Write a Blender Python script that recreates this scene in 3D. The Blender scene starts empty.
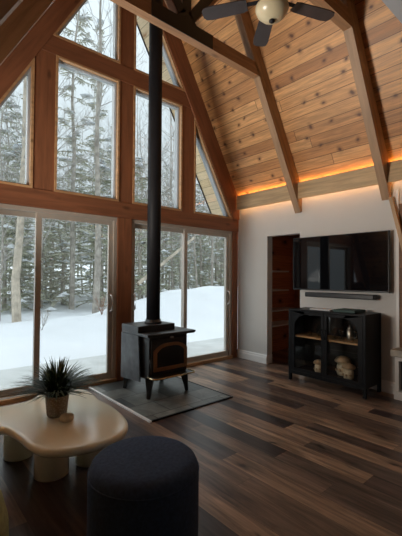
import bpy, bmesh, math, random
import numpy as np
from mathutils import Vector, Matrix
random.seed(7)
WORLD, SUN, EXPO, FILL = .42, 1.0, 1.50, 23
PI = math.pi
S = bpy.context.scene
C = S.collection

# ------------------------------------------------------------------ materials
MATS = {}
class NT:
    def __init__(s, name):
        s.m = bpy.data.materials.new(name); s.m.use_nodes = True
        s.t = s.m.node_tree; s.n = s.t.nodes; s.l = s.t.links
        s.b = s.n['Principled BSDF']; s.out = s.n['Material Output']
        MATS[name] = s.m
    def new(s, typ, **kw):
        nd = s.n.new(typ)
        for k, v in kw.items(): setattr(nd, k, v)
        return nd
    def put(s, sock, v):
        if isinstance(v, bpy.types.NodeSocket): s.l.new(v, sock)
        elif v is not None: sock.default_value = v
    def math(s, op, a, b=None, c=None):
        nd = s.new('ShaderNodeMath', operation=op)
        s.put(nd.inputs[0], a); s.put(nd.inputs[1], b)
        if c is not None: s.put(nd.inputs[2], c)
        return nd.outputs[0]
    def mix(s, fac, a, b, typ='MIX'):
        nd = s.new('ShaderNodeMix', data_type='RGBA', blend_type=typ)
        s.put(nd.inputs[0], fac); s.put(nd.inputs[6], a); s.put(nd.inputs[7], b)
        return nd.outputs[2]
    def coord(s, swz='xyz', scale=(1, 1, 1)):
        tc = s.new('ShaderNodeTexCoord'); sp = s.new('ShaderNodeSeparateXYZ')
        s.l.new(tc.outputs['Object'], sp.inputs[0])
        o = {'x': sp.outputs[0], 'y': sp.outputs[1], 'z': sp.outputs[2]}
        a = [s.math('MULTIPLY', o[ch], sc) for ch, sc in zip(swz, scale)]
        cb = s.new('ShaderNodeCombineXYZ')
        for i in range(3): s.l.new(a[i], cb.inputs[i])
        return cb.outputs[0], [o[ch] for ch in swz]
    def noise(s, vec, scale, detail=3, rough=.5, dist=0):
        nd = s.new('ShaderNodeTexNoise'); s.put(nd.inputs['Vector'], vec)
        nd.inputs['Scale'].default_value = scale; nd.inputs['Detail'].default_value = detail
        nd.inputs['Roughness'].default_value = rough; nd.inputs['Distortion'].default_value = dist
        return nd.outputs[0]
    def ramp(s, fac, stops):
        nd = s.new('ShaderNodeValToRGB'); s.put(nd.inputs[0], fac)
        e = nd.color_ramp.elements
        while len(e) < len(stops): e.new(.5)
        for el, (p, c) in zip(e, stops): el.position = p; el.color = (*c, 1) if len(c) == 3 else c
        return nd.outputs[0]
    def bump(s, h, strength=.3, dist=.01):
        nd = s.new('ShaderNodeBump'); s.put(nd.inputs['Height'], h)
        nd.inputs['Strength'].default_value = strength; nd.inputs['Distance'].default_value = dist
        s.l.new(nd.outputs[0], s.b.inputs['Normal'])

def c4(c): return (*c, 1)
def plain(name, col, rough=.5, metal=0, var=.08, scale=8, bump=0, spec=.5):
    t = NT(name); v, _ = t.coord()
    n = t.noise(v, scale, 4)
    lo = tuple(x * (1 - var) for x in col); hi = tuple(min(1, x * (1 + var)) for x in col)
    t.put(t.b.inputs['Base Color'], t.ramp(n, [(.3, lo), (.7, hi)]))
    t.b.inputs['Roughness'].default_value = rough; t.b.inputs['Metallic'].default_value = metal
    t.b.inputs['Specular IOR Level'].default_value = spec
    if bump: t.bump(t.noise(v, scale * 12, 2), bump, .004)
    return t.m
def planks(name, swz, w, L, stops, knots=None, rough=.5, grain=.35, gap=.018, spec=.5, bump=.25, glow=None, knotscale=(1.3, 3.2), kth=.1, blotch=0):
    """boards running along swz[0], stacked along swz[1]"""
    t = NT(name); v, (x, y, z) = t.coord(swz)
    row = t.math('FLOOR', t.math('DIVIDE', y, w))
    wn = t.new('ShaderNodeTexWhiteNoise', noise_dimensions='1D'); t.put(wn.inputs['W'], row)
    xo = t.math('ADD', t.math('DIVIDE', x, L), t.math('MULTIPLY', wn.outputs[0], 7.3))
    col = t.math('FLOOR', xo)
    cb = t.new('ShaderNodeCombineXYZ'); t.put(cb.inputs[0], row); t.put(cb.inputs[1], col)
    w2 = t.new('ShaderNodeTexWhiteNoise', noise_dimensions='2D'); t.put(w2.inputs['Vector'], cb.outputs[0])
    rnd = w2.outputs[0]
    base = t.ramp(rnd, stops)
    g = t.new('ShaderNodeCombineXYZ')
    t.put(g.inputs[0], t.math('MULTIPLY', x, 1.6)); t.put(g.inputs[1], t.math('MULTIPLY', y, 26)); t.put(g.inputs[2], t.math('MULTIPLY', rnd, 37))
    gn = t.noise(g.outputs[0], 1.6, 5, .65, .6)
    k = t.ramp(gn, [(.3, (1 - grain,) * 3), (.65, (1 + grain * .25,) * 3)])
    c = t.mix(1, base, k, 'MULTIPLY')
    if blotch:
        bv = t.new('ShaderNodeCombineXYZ'); t.put(bv.inputs[0], t.math('MULTIPLY', x, 1.5)); t.put(bv.inputs[1], t.math('MULTIPLY', y, 13)); t.put(bv.inputs[2], t.math('MULTIPLY', rnd, 91))
        c = t.mix(1, c, t.ramp(t.noise(bv.outputs[0], 1.0, 4, .6, .8), [(.32, (1 - blotch,) * 3), (.5, (1,) * 3), (.7, (1 + blotch,) * 3)]), 'MULTIPLY')
    if knots:
        kv = t.new('ShaderNodeCombineXYZ')
        dn = t.noise(v, 5, 2)
        t.put(kv.inputs[0], t.math('ADD', t.math('MULTIPLY', x, knotscale[0]), t.math('MULTIPLY', dn, .25)))
        t.put(kv.inputs[1], t.math('ADD', t.math('MULTIPLY', y, knotscale[1]), t.math('MULTIPLY', dn, .55)))
        vo = t.new('ShaderNodeTexVoronoi', voronoi_dimensions='2D'); t.put(vo.inputs['Vector'], kv.outputs[0]); vo.inputs['Scale'].default_value = 1.0
        f = t.ramp(vo.outputs['Distance'], [(kth * .35, (1,) * 3), (kth, (.35,) * 3), (kth * 1.9, (0,) * 3)])
        c = t.mix(f, c, c4(knots))
    fy = t.math('FRACT', t.math('DIVIDE', y, w)); fx = t.math('FRACT', xo)
    gy = t.math('LESS_THAN', fy, gap); gx = t.math('LESS_THAN', fx, gap * w / L)
    gp = t.math('MAXIMUM', gy, gx)
    c = t.mix(t.math('MULTIPLY', gp, .75), c, c4(tuple(s * .16 for s in stops[0][1])))
    t.put(t.b.inputs['Base Color'], c)
    t.put(t.b.inputs['Roughness'], t.math('ADD', t.math('MULTIPLY', gn, .18), rough - .09))
    t.b.inputs['Specular IOR Level'].default_value = spec
    h = t.math('SUBTRACT', t.math('MULTIPLY', gn, .3), gp)
    t.bump(h, bump, .004)
    return t.m
def timber(name, swz, col, rough=.55, knot=.35):
    """solid timber, grain along swz[0]"""
    t = NT(name); v, (x, y, z) = t.coord(swz, (1.2, 14, 14))
    n = t.noise(v, 1.5, 5, .6, .5)
    c = t.ramp(n, [(.25, tuple(k * .62 for k in col)), (.55, col), (.8, tuple(min(1, k * 1.25) for k in col))])
    v2, _ = t.coord(swz, (2.2, 5.5, 5.5))
    vo = t.new('ShaderNodeTexVoronoi'); t.put(vo.inputs['Vector'], v2); vo.inputs['Scale'].default_value = 1
    f = t.ramp(vo.outputs['Distance'], [(.05, (knot * 2,) * 3), (.16, (0,) * 3)])
    t.put(t.b.inputs['Base Color'], t.mix(f, c, c4(tuple(k * .25 for k in col))))
    t.b.inputs['Roughness'].default_value = rough
    t.bump(n, .15, .004)
    return t.m
def emit(name, col, st):
    t = NT(name); t.b.inputs['Base Color'].default_value = c4(col)
    t.b.inputs['Emission Color'].default_value = c4(col); t.b.inputs['Emission Strength'].default_value = st
    return t.m
def glass(name, tint=(1, 1, 1), gl=1.0):
    t = NT(name); t.n.remove(t.b)
    tr = t.new('ShaderNodeBsdfTransparent'); tr.inputs[0].default_value = c4(tint)
    g = t.new('ShaderNodeBsdfGlossy'); g.inputs['Roughness'].default_value = .01
    fr = t.new('ShaderNodeLayerWeight'); fr.inputs[0].default_value = .5
    sch = t.math('ADD', t.math('MULTIPLY', t.math('POWER', fr.outputs['Facing'], 5.0), .5), .03)
    mx = t.new('ShaderNodeMixShader'); t.put(mx.inputs[0], t.math('MULTIPLY', sch, gl))
    t.l.new(tr.outputs[0], mx.inputs[1]); t.l.new(g.outputs[0], mx.inputs[2]); t.l.new(mx.outputs[0], t.out.inputs[0])
    return t.m

PINE = [(0, (.42, .185, .062)), (.3, (.60, .305, .115)), (.7, (.74, .40, .165)), (1, (.48, .225, .08))]
M = dict(
 ceil=planks('pine ceiling boards', 'xyz', .135, 4.2, PINE, knots=(.10, .035, .012), rough=.5, grain=.4, gap=.06, knotscale=(3.6, 4.2), kth=.10, blotch=.18),
 soffit=planks('pine soffit boards', 'xyz', .135, 1.3, [(0, (.76, .58, .34)), (1, (.88, .72, .48))], knots=(.4, .22, .1), rough=.6, grain=.2, gap=.05),
 floor=planks('walnut floor planks', 'yxz', .155, 1.22, [(0, (.032, .022, .022)), (.25, (.075, .05, .046)), (.5, (.20, .125, .085)), (.8, (.37, .235, .15)), (1, (.06, .046, .046))],
   knots=(.03, .016, .010), rough=.33, grain=.5, gap=.012, spec=.5, knotscale=(1.1, 3.5), kth=.07, bump=.15, blotch=.55),
 closetwood=planks('dark closet boards', 'xyz', .14, 2.0, [(0, (.50, .21, .10)), (1, (.62, .28, .13))], knots=(.04, .015, .01), rough=.6),
 closetfront=planks('closet end boards', 'xzy', .14, 2.0, [(0, (.50, .21, .10)), (1, (.62, .28, .13))], knots=(.04, .015, .01), rough=.6),
 closetside=planks('dark closet side boards', 'yzx', .14, 2.0, [(0, (.50, .21, .10)), (1, (.62, .28, .13))], knots=(.04, .015, .01), rough=.6),
 wallwood=planks('stained plank wall', 'yzx', .14, 2.0, [(0, (.15, .07, .03)), (1, (.24, .12, .05))], knots=(.05, .02, .01), rough=.6),
 cedx=timber('stained timber along x', 'xyz', (.265, .105, .050)),
 cedz=timber('stained timber along z', 'zxy', (.275, .11, .052)),
 cedr=timber('stained timber rafter', 'xyz', (.265, .105, .050)),
 jambx=timber('light jamb along x', 'xyz', (.54, .32, .16)),
 truss=timber('truss timber', 'xyz', (.36, .215, .115)),
 truss_dark=timber('truss timber tie', 'xyz', (.34, .19, .10)),
 band=timber('pine band', 'yzx', (.54, .37, .20)),
 pinepost=timber('pine post', 'zxy', (.45, .27, .13)),
 oak=timber('oak shelf', 'yxz', (.55, .33, .15)),
 wall=plain('greige wall paint', (.56, .54, .51), .85, var=.02, scale=2, bump=.05),
 white=plain('white trim paint', (.74, .72, .69), .5, var=.02),
 loft=plain('white soffit paint', (.60, .61, .63), .9, var=.02),
 vinyl=plain('grey beige window frame', (.46, .42, .37), .45, var=.04),
 vinylw=plain('white window frame', (.42, .44, .46), .4, var=.03),
 handle=plain('white pull handle', (.75, .75, .74), .3, var=.02),
 glass=glass('window glass', (.93, .96, .95), 1.0),
 cabglass=glass('cabinet glass', (.95, .94, .92), 1.2),
 clear=glass('drinking glass', (.85, .87, .87), 3.0),
 black=plain('black painted wood', (.005, .005, .006), .45, var=.15, spec=.18),
 stove=plain('black cast iron', (.022, .022, .024), .42, var=.35, scale=14, bump=.3),
 shield=plain('worn grey black steel', (.075, .08, .088), .5, var=.5, scale=9, bump=.2),
 pipe=plain('matte black pipe', (.009, .009, .011), .6, var=.2, spec=.25),
 brass=plain('copper brass trim', (.36, .19, .10), .35, .8, var=.15),
 lipbrass=plain('polished brass rim', (.72, .55, .32), .25, .9, var=.1),
 stoveglass=plain('sooty stove glass', (.006, .006, .007), .12, var=.1),
 steel=plain('black steel plate', (.008, .008, .010), .5, var=.2),
 screen=plain('television screen', (.004, .004, .005), .03, var=.05, spec=.6),
 bezel=plain('black plastic', (.008, .008, .009), .4, var=.1),
 cream=plain('cream lacquer', (.88, .84, .66), .15, var=.03, scale=3),
 fabric=plain('navy fabric', (.040, .066, .125), .95, var=.25, scale=60, bump=.5),
 olive=plain('olive fabric', (.34, .31, .12), .95, var=.2, scale=50, bump=.5),
 soil=plain('dark soil', (.03, .02, .015), .95),
 leaf=plain('dark grass leaves', (.045, .078, .034), .5, var=.45, scale=20),
 stone=plain('tan carved stone', (.72, .60, .42), .7, var=.15, scale=30, bump=.3),
 mush=plain('cream ceramic', (.78, .68, .50), .4, var=.2, scale=20),
 mushcap=plain('tan mushroom cap glaze', (.50, .36, .22), .35, var=.25, scale=20),
 chrome=plain('brushed steel shaker', (.6, .58, .53), .3, .9, var=.05),
 gbook=plain('dark green cloth', (.02, .05, .042), .6, var=.1),
 wbook=plain('white plastic', (.6, .6, .6), .5, var=.03),
 led2=emit('stronger warm strip light', (1.0, .45, .10), 8.0),
 led=emit('warm strip light', (1.0, .60, .26), 3.2),
 bowl=plain('frosted cream glass bowl', (.50, .43, .28), .3, var=.05),
 blade=plain('dark fan blade', (.035, .030, .032), .5, var=.15),
 bark=plain('grey brown bark', (.42, .38, .33), .9, var=.35, scale=6, bump=.5),
 birch=plain('pale tan bark', (.58, .50, .40), .85, var=.3, scale=5, bump=.5),
 twig=plain('grey twigs', (.42, .39, .36), .9, var=.2),
 needle=plain('haze lightened evergreen needles', (.42, .43, .32), .8, var=.35, scale=1.3),  # both needle colours are lightened to imitate outdoor haze
 needle2=plain('olive evergreen needles', (.48, .47, .37), .8, var=.3, scale=1.3),
 snow=plain('snow', (.78, .80, .83), .8, var=.02, scale=1.5, bump=.15, spec=.2),
 mantel=plain('beige stone mantel', (.42, .39, .33), .6, var=.12, scale=20, bump=.2),
 plastic=plain('rusty weed', (.30, .17, .11), .8),
)
def slate():
    t = NT('slate hearth tiles'); v, (x, y, z) = t.coord()
    br = t.new('ShaderNodeTexBrick'); t.put(br.inputs['Vector'], v)
    br.inputs['Scale'].default_value = 1; br.inputs['Brick Width'].default_value = .42; br.inputs['Row Height'].default_value = .30
    br.inputs['Mortar Size'].default_value = .006
    br.inputs['Color1'].default_value = (.03, .035, .037, 1); br.inputs['Color2'].default_value = (.21, .215, .20, 1); br.inputs['Mortar'].default_value = (.02, .018, .017, 1)
    n = t.noise(v, 4, 6, .65, 1.2)
    k = t.ramp(n, [(.35, (.55, .55, .55)), (.65, (1.25, 1.22, 1.15))])
    t.put(t.b.inputs['Base Color'], t.mix(1, br.outputs[0], k, 'MULTIPLY'))
    t.b.inputs['Roughness'].default_value = .38
    t.bump(n, .4, .01)
    return t.m
M['slate'] = slate()
def decksnow():
    t = NT('thin trodden snow'); v, _ = t.coord()
    n = t.noise(v, 2.2, 5, .6)
    t.put(t.b.inputs['Base Color'], t.ramp(n, [(.3, (.50, .52, .51)), (.7, (.66, .68, .68))])); t.b.inputs['Roughness'].default_value = .8
    return t.m
M['decksnow'] = decksnow()
def potmat():
    t = NT('woven beige pot'); v, _ = t.coord()
    vo = t.new('ShaderNodeTexVoronoi'); t.put(vo.inputs['Vector'], v); vo.inputs['Scale'].default_value = 95
    t.put(t.b.inputs['Base Color'], t.ramp(vo.outputs['Distance'], [(.1, (.58, .48, .38)), (.6, (.34, .26, .19))]))
    t.b.inputs['Roughness'].default_value = .8; t.bump(vo.outputs['Distance'], .6, .004)
    return t.m
M['pot'] = potmat()

# ------------------------------------------------------------------ mesh helpers
def BM(): return bmesh.new()
def box(bm, x0, x1, y0, y1, z0, z1, mat=None):
    r = bmesh.ops.create_cube(bm, size=1)
    for v in r['verts']:
        v.co = Vector(((x0 + x1) / 2 + v.co.x * (x1 - x0), (y0 + y1) / 2 + v.co.y * (y1 - y0), (z0 + z1) / 2 + v.co.z * (z1 - z0)))
        if mat is not None: v.co = mat @ v.co
    return bm
def prism_xz(bm, pts, y0, y1):
    """polygon in the xz plane extruded in y"""
    a = [bm.verts.new((x, y0, z)) for x, z in pts]; b = [bm.verts.new((x, y1, z)) for x, z in pts]
    n = len(pts); bm.faces.new(a); bm.faces.new(b[::-1])
    for i in range(n): bm.faces.new((a[i], b[i], b[(i + 1) % n], a[(i + 1) % n]))
    return bm
def prism_yz(bm, pts, x0, x1):
    a = [bm.verts.new((x0, y, z)) for y, z in pts]; b = [bm.verts.new((x1, y, z)) for y, z in pts]
    n = len(pts); bm.faces.new(a); bm.faces.new(b[::-1])
    for i in range(n): bm.faces.new((a[i], b[i], b[(i + 1) % n], a[(i + 1) % n]))
    return bm
def ring(bm, outer, inner, y0, y1, plane='xz'):
    """closed frame between two outlines of equal length"""
    def P(p, d): return (p[0], d, p[1]) if plane == 'xz' else (d, p[0], p[1])
    n = len(outer)
    V = [[bm.verts.new(P(p, d)) for p in pl] for d in (y0, y1) for pl in (outer, inner)]
    o0, i0, o1, i1 = V
    for i in range(n):
        j = (i + 1) % n
        bm.faces.new((o0[i], o0[j], i0[j], i0[i])); bm.faces.new((o1[j], o1[i], i1[i], i1[j]))
        bm.faces.new((o0[j], o0[i], o1[i], o1[j])); bm.faces.new((i0[i], i0[j], i1[j], i1[i]))
    return bm
def inset(pts, d):
    """inward offset of a convex polygon"""
    n = len(pts); A = sum(pts[i][0] * pts[(i + 1) % n][1] - pts[(i + 1) % n][0] * pts[i][1] for i in range(n))
    s = 1 if A > 0 else -1; L = []
    for i in range(n):
        p, q = Vector(pts[i]), Vector(pts[(i + 1) % n]); e = (q - p).normalized()
        nn = Vector((-e.y, e.x)) * s; L.append((p + nn * d, e))
    out = []
    for i in range(n):
        (p, e), (q, g) = L[i - 1], L[i]
        den = e.x * g.y - e.y * g.x
        t = ((q - p).x * g.y - (q - p).y * g.x) / den
        r = p + e * t; out.append((r.x, r.y))
    return out
def tube(bm, pts, r, seg=10, cap=True):
    pts = [Vector(p) for p in pts]; n = len(pts)
    rs = r if isinstance(r, (list, tuple)) else [r] * n
    rings = []; up = None
    for i, p in enumerate(pts):
        d = (pts[min(i + 1, n - 1)] - pts[max(i - 1, 0)]).normalized()
        if up is None: up = Vector((0, 0, 1)) if abs(d.z) < .9 else Vector((1, 0, 0))
        a = d.cross(up).normalized(); b = d.cross(a).normalized(); up = -b if False else up
        rings.append([bm.verts.new(p + (a * math.cos(k * 2 * PI / seg) + b * math.sin(k * 2 * PI / seg)) * rs[i]) for k in range(seg)])
    for i in range(n - 1):
        for k in range(seg):
            bm.faces.new((rings[i][k], rings[i][(k + 1) % seg], rings[i + 1][(k + 1) % seg], rings[i + 1][k]))
    if cap:
        bm.faces.new(rings[0][::-1]); bm.faces.new(rings[-1])
    return bm
def lathe(bm, prof, cx=0, cy=0, seg=32, rib=None):
    rings = []
    for r, z in prof:
        if r < 1e-5: rings.append([bm.verts.new((cx, cy, z))])
        else: rings.append([bm.verts.new((cx + r * (1 + (rib(k) if rib else 0)) * math.cos(k * 2 * PI / seg), cy + r * (1 + (rib(k) if rib else 0)) * math.sin(k * 2 * PI / seg), z)) for k in range(seg)])
    for a, b in zip(rings, rings[1:]):
        for k in range(seg):
            j = (k + 1) % seg
            if len(a) == 1 and len(b) == 1: continue
            if len(a) == 1: bm.faces.new((a[0], b[j], b[k]))
            elif len(b) == 1: bm.faces.new((a[k], a[j], b[0]))
            else: bm.faces.new((a[k], a[j], b[j], b[k]))
    return bm
def obj(name, bm, mat, parent=None, smooth=False, bevel=0, label=None):
    me = bpy.data.meshes.new(name)
    bmesh.ops.recalc_face_normals(bm, faces=bm.faces)
    if parent is not None and parent.parent is None: off = Vector(parent.location)
    elif parent is not None: off = Vector(parent.parent.location)
    else: off = Vector((0, 0, 0))
    if off.length > 0: bmesh.ops.translate(bm, vec=-off, verts=bm.verts)
    bm.to_mesh(me); bm.free()
    me.materials.append(mat)
    if smooth:
        for p in me.polygons: p.use_smooth = True
    o = bpy.data.objects.new(name, me); C.objects.link(o)
    if parent is not None: o.parent = parent
    if bevel:
        md = o.modifiers.new('bevel', 'BEVEL'); md.width = bevel; md.segments = 2; md.limit_method = 'ANGLE'; md.angle_limit = .6
    if label: o['label'] = label
    return o
def thing(name, label, cat, loc=(0, 0, 0), group=None):
    o = bpy.data.objects.new(name, None); C.objects.link(o); o.location = loc; o.empty_display_size = .1
    o['label'] = label; o['category'] = cat
    if group: o['group'] = group
    return o
def tag(o, label, cat, group=None, kind=None):
    o['label'] = label; o['category'] = cat
    if group: o['group'] = group
    if kind: o['kind'] = kind
    return o
def struct(name, bm, mat, parent=None, **kw):
    o = obj(name, bm, mat, parent, **kw)
    if parent is None: o['kind'] = 'structure'
    return o
def local_top(o, base):
    """move the origin of a one-mesh thing to base without moving the mesh"""
    b = Vector(base); o.data.transform(Matrix.Translation(-b)); o.location = b; return o
def copy_tree(o, loc=None, rz=None, sc=None, label=None):
    r = o.copy(); C.objects.link(r)
    if loc is not None: r.location = loc
    if rz is not None: r.rotation_euler = (0, 0, rz)
    if sc is not None: r.scale = (sc, sc, sc)
    if label: r['label'] = label
    for ch in list(o.children):
        c = ch.copy(); C.objects.link(c); c.parent = r
        for g in list(ch.children):
            d = g.copy(); C.objects.link(d); d.parent = c
    return r

# ------------------------------------------------------------------ the room
XA = -2.05; K = 1.75; ZR = 2.52; ZAP = ZR + K * 2.05
YB = -8.0
def roofz(x): return ZAP - K * abs(x - XA)
th = math.atan(K)
# floor
struct('floor', box(BM(), -4.95, 1.5, YB, .12, -.12, 0), M['floor'])
# the two roof slopes: local x = along y, local y = up the slope
def slope(side, y0, y1, name, mat, xe=None):
    xe = xe if xe is not None else (1.45 if side > 0 else -5.55)
    Ls = (abs(xe - XA)) / math.cos(th)
    bm = box(BM(), y0, y1, -Ls, 0, 0, .12)
    o = struct(name, bm, mat)
    ex = Vector((0, 1, 0)); ey = Vector((-side * math.cos(th), 0, math.sin(th))); ez = ex.cross(ey)
    if ez.z < 0: ex = -ex; ez = -ez; flip = True
    else: flip = False
    m = Matrix((ex, ey, ez)).transposed().to_4x4()
    m.translation = Vector((XA, 0, ZAP)); o.matrix_world = m
    if flip: o.data.transform(Matrix.Scale(-1, 4, (1, 0, 0))); o.data.flip_normals()
    return o
slope(1, YB, .13, 'ceiling', M['ceil'], .14); slope(-1, YB, .13, 'ceiling', M['ceil'])
slope(1, .13, .70, 'trim_eave', M['soffit'], .16); slope(-1, .13, .70, 'trim_eave', M['soffit'], -4.26)
# dark fascia on the overhang
bm = BM()
for s in (1, -1):
    xe = XA + s * 2.21
    prism_xz(bm, [(XA, ZAP - .01), (xe, ZAP - .01 - K * 2.21), (xe, ZAP + .25 - K * 2.21), (XA, ZAP + .25)], .70, .73)
struct('trim_fascia', bm, M['black'])
# right wall with doorway
bm = BM()
for y0, y1, z0, z1 in ((-.60, 0, 0, 2.49), (-1.17, -.60, 1.905, 2.49), (-2.45, -1.17, 0, 2.49), (YB, -2.45, 0, 2.49)):
    box(bm, 0, .12, y0, y1, z0, z1)
struct('wall_right', bm, M['wall'])
struct('wall_closet', box(BM(), .12, 1.5, -.10, -.02, 0, 2.05), M['closetfront'])
struct('wall_closet', box(BM(), .12, 1.5, -1.75, -1.67, 0, 2.05), M['closetfront'])
struct('wall_closet', box(BM(), 1.42, 1.5, -1.67, -.10, 0, 2.05), M['closetside'])
struct('ceiling_closet', box(BM(), .12, 1.5, -1.75, -.02, 2.05, 2.10), M['closetwood'])
struct('wall_left', box(BM(), -4.98, -4.9, YB, 0, 0, 1.20), M['wall'])
struct('wall_back', prism_xz(BM(), [(-4.9, 0), (0, 0), (0, ZR), (XA, ZAP), (-4.1, ZR), (-4.9, ZR - .8 * K)], YB - .1, YB), M['wall'])
# baseboards
def baseb(bm, y0, y1):
    prism_xz(bm, [(0, 0), (-.016, 0), (-.016, .088), (-.011, .10), (-.011, .118), (-.004, .132), (0, .132)], y0, y1)
bm = BM(); baseb(bm, -.60, 0); baseb(bm, -2.45, -1.17); box(bm, -.001, .12, -.606, -.594, 0, .13)
struct('baseboard_right', bm, M['white'])
struct('trim_corner', box(BM(), -.02, .02, -2.455, -2.425, .132, 2.28), M['white'])
# stained plank wainscot beyond the corner
struct('wall_panel', box(BM(), -.012, 0, -5.2, -2.455, 0, 2.12), M['wallwood'])
# pine band under the slope with strip lights behind it
struct('trim_band', box(BM(), -.10, -.078, -5.2, -.05, 2.36, 2.585), M['band'], bevel=.003)
# front gable wall --------------------------------------------------
Y0, Y1 = 0.0, .15
zb = 2.02; zt = 2.215; zu0 = 3.735; zu1 = 3.94
OFF = .545       # vertical offset between roof plane and the lower edge of the gable rafters
def inner_x(z, s): return XA + s * (ZAP - OFF - z) / K
bm = BM()
for x0, x1, z0, z1 in ((-2.153, -1.956, 0, zb), (-2.153, -1.956, zt, zu0), (-2.153, -1.956, zu1, 5.2),
                       (-.12, 0, 0, zb), (-3.98 - .12, -3.98, 0, zb)):
    box(bm, x0, x1, Y0, Y1, z0, z1)
for x0, x1 in ((-1.165, -.94), (-3.16, -2.935)):
    box(bm, x0, x1, Y0, Y1, zt, zu0)
struct('wall_front', bm, M['cedz'], bevel=.004)
bm = BM(); box(bm, -4.1, 0, Y0 - .012, Y1, zb, zt); 
prism_xz(bm, [(inner_x(zu0, -1) - .1, zu0), (inner_x(zu0, 1) + .1, zu0), (inner_x(zu1, 1) + .1, zu1), (inner_x(zu1, -1) - .1, zu1)], Y0 - .008, Y1)
box(bm, -4.9, -4.1, Y0, Y1, 0, 1.18)
struct('wall_front', bm, M['cedx'], bevel=.004)
for s in (1, -1):   # gable rafters following the slope
    bm = BM(); xe = XA + s * 2.05 if s > 0 else -4.85
    q = abs(xe - XA)
    zlow = ZAP - q * K
    pts = [(XA, ZAP - .005), (xe, zlow - .005), (xe, zlow - OFF), (XA, ZAP - OFF)]
    if s > 0: pts = [(XA, ZAP - .005), (0, ZR - .005), (0, zt), (inner_x(zt, 1), zt), (XA, ZAP - OFF)]
    prism_xz(bm, pts, Y0 - .03, Y1 - .002)
    o = struct('wall_front', bm, M['cedr'])
    # align object axes with the slope for the grain
    a = -s * th; R = Matrix.Rotation(a if s > 0 else a, 4, 'Y')
    ang = th if s > 0 else -th
    Rm = Matrix.Rotation(ang, 4, 'Y'); o.data.transform(Rm.inverted()); o.matrix_world = Rm
# windows -------------------------------------------------------------
wn = [0]
def window(poly, trim=True):
    wn[0] += 1
    fr = inset(poly, .024); v = inset(poly, .038)
    w = struct('window_%d' % wn[0], ring(BM(), fr, v, .035, .125), M['vinylw'])
    w2 = inset(poly, .035)
    if trim: obj('window_jamb', ring(BM(), poly, fr, -.014, .14), M['jambx'], w)
    obj('window_sash', ring(BM(), w2, inset(poly, .045), .048, .11), M['vinylw'], w)
    obj('pane', prism_xz(BM(), inset(poly, .043), .07, .075), M['glass'], w)
window([(-2.935, zt), (-2.153, zt), (-2.153, zu0), (-2.935, zu0)])
window([(-1.956, zt), (-1.165, zt), (-1.165, zu0), (-1.956, zu0)])
ix = inner_x(zt, 1)
window([(-.94, zt), (ix, zt), (-.94, ZAP - OFF - K * (-.94 - XA))])
ixl = inner_x(zt, -1)
window([(ixl, zt), (-3.16, zt), (-3.16, ZAP - OFF - K * (XA + 3.16))])
window([(-1.956, zu1), (inner_x(zu1, 1), zu1), (-1.956, ZAP - OFF - K * (XA + 1.956) * -1 * -1 if False else ZAP - OFF - K * (-1.956 - XA))])
window([(inner_x(zu1, -1), zu1), (-2.153, zu1), (-2.153, ZAP - OFF - K * (XA + 2.153))])
# sliding doors --------------------------------------------------------
def rect(x0, x1, z0, z1): return [(x0, z0), (x1, z0), (x1, z1), (x0, z1)]
for i, (a, b) in enumerate(((-3.98, -2.153), (-1.956, -.12))):
    mid = (a + b) / 2
    bm = ring(BM(), rect(a, b, .0, zb), rect(a + .045, b - .045, .05, zb - .045), .02, .15)
    d = struct('door_%d' % (i + 1), bm, M['vinyl'], bevel=.003)
    for x0, x1, yy in ((a + .04, mid + .035, .09), (mid - .035, b - .04, .045)):
        fr = obj('sliding_panel', ring(BM(), rect(x0, x1, .045, zb - .04), rect(x0 + .06, x1 - .06, .12, zb - .10), yy, yy + .035), M['vinyl'], d, bevel=.003)
        obj('pane', prism_xz(BM(), rect(x0 + .058, x1 - .058, .118, zb - .098), yy + .014, yy + .020), M['glass'], fr)
    obj('sill', box(BM(), a, b, -.012, .02, 0, .045), M['jambx'], d)
    hx = b - .07
    bm = BM(); tube(bm, [(hx, .045, .86), (hx - .0, .0, .88), (hx, -.012, .96), (hx, .0, 1.05), (hx, .045, 1.07)], .012, 8)
    obj('door_handle', bm, M['handle'], d, smooth=True)
    if i == 1:
        hx = a + .05
        bm = BM(); tube(bm, [(hx, .03, .86), (hx, -.005, .88), (hx, -.018, .96), (hx, -.005, 1.05), (hx, .03, 1.07)], .012, 8)
        obj('door_handle', bm, M['handle'], d, smooth=True)
# loft over the rear of the room
struct('ceiling_loft', box(BM(), -4.05, 0, YB, -3.33, 2.62, 2.85), M['loft'])

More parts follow.
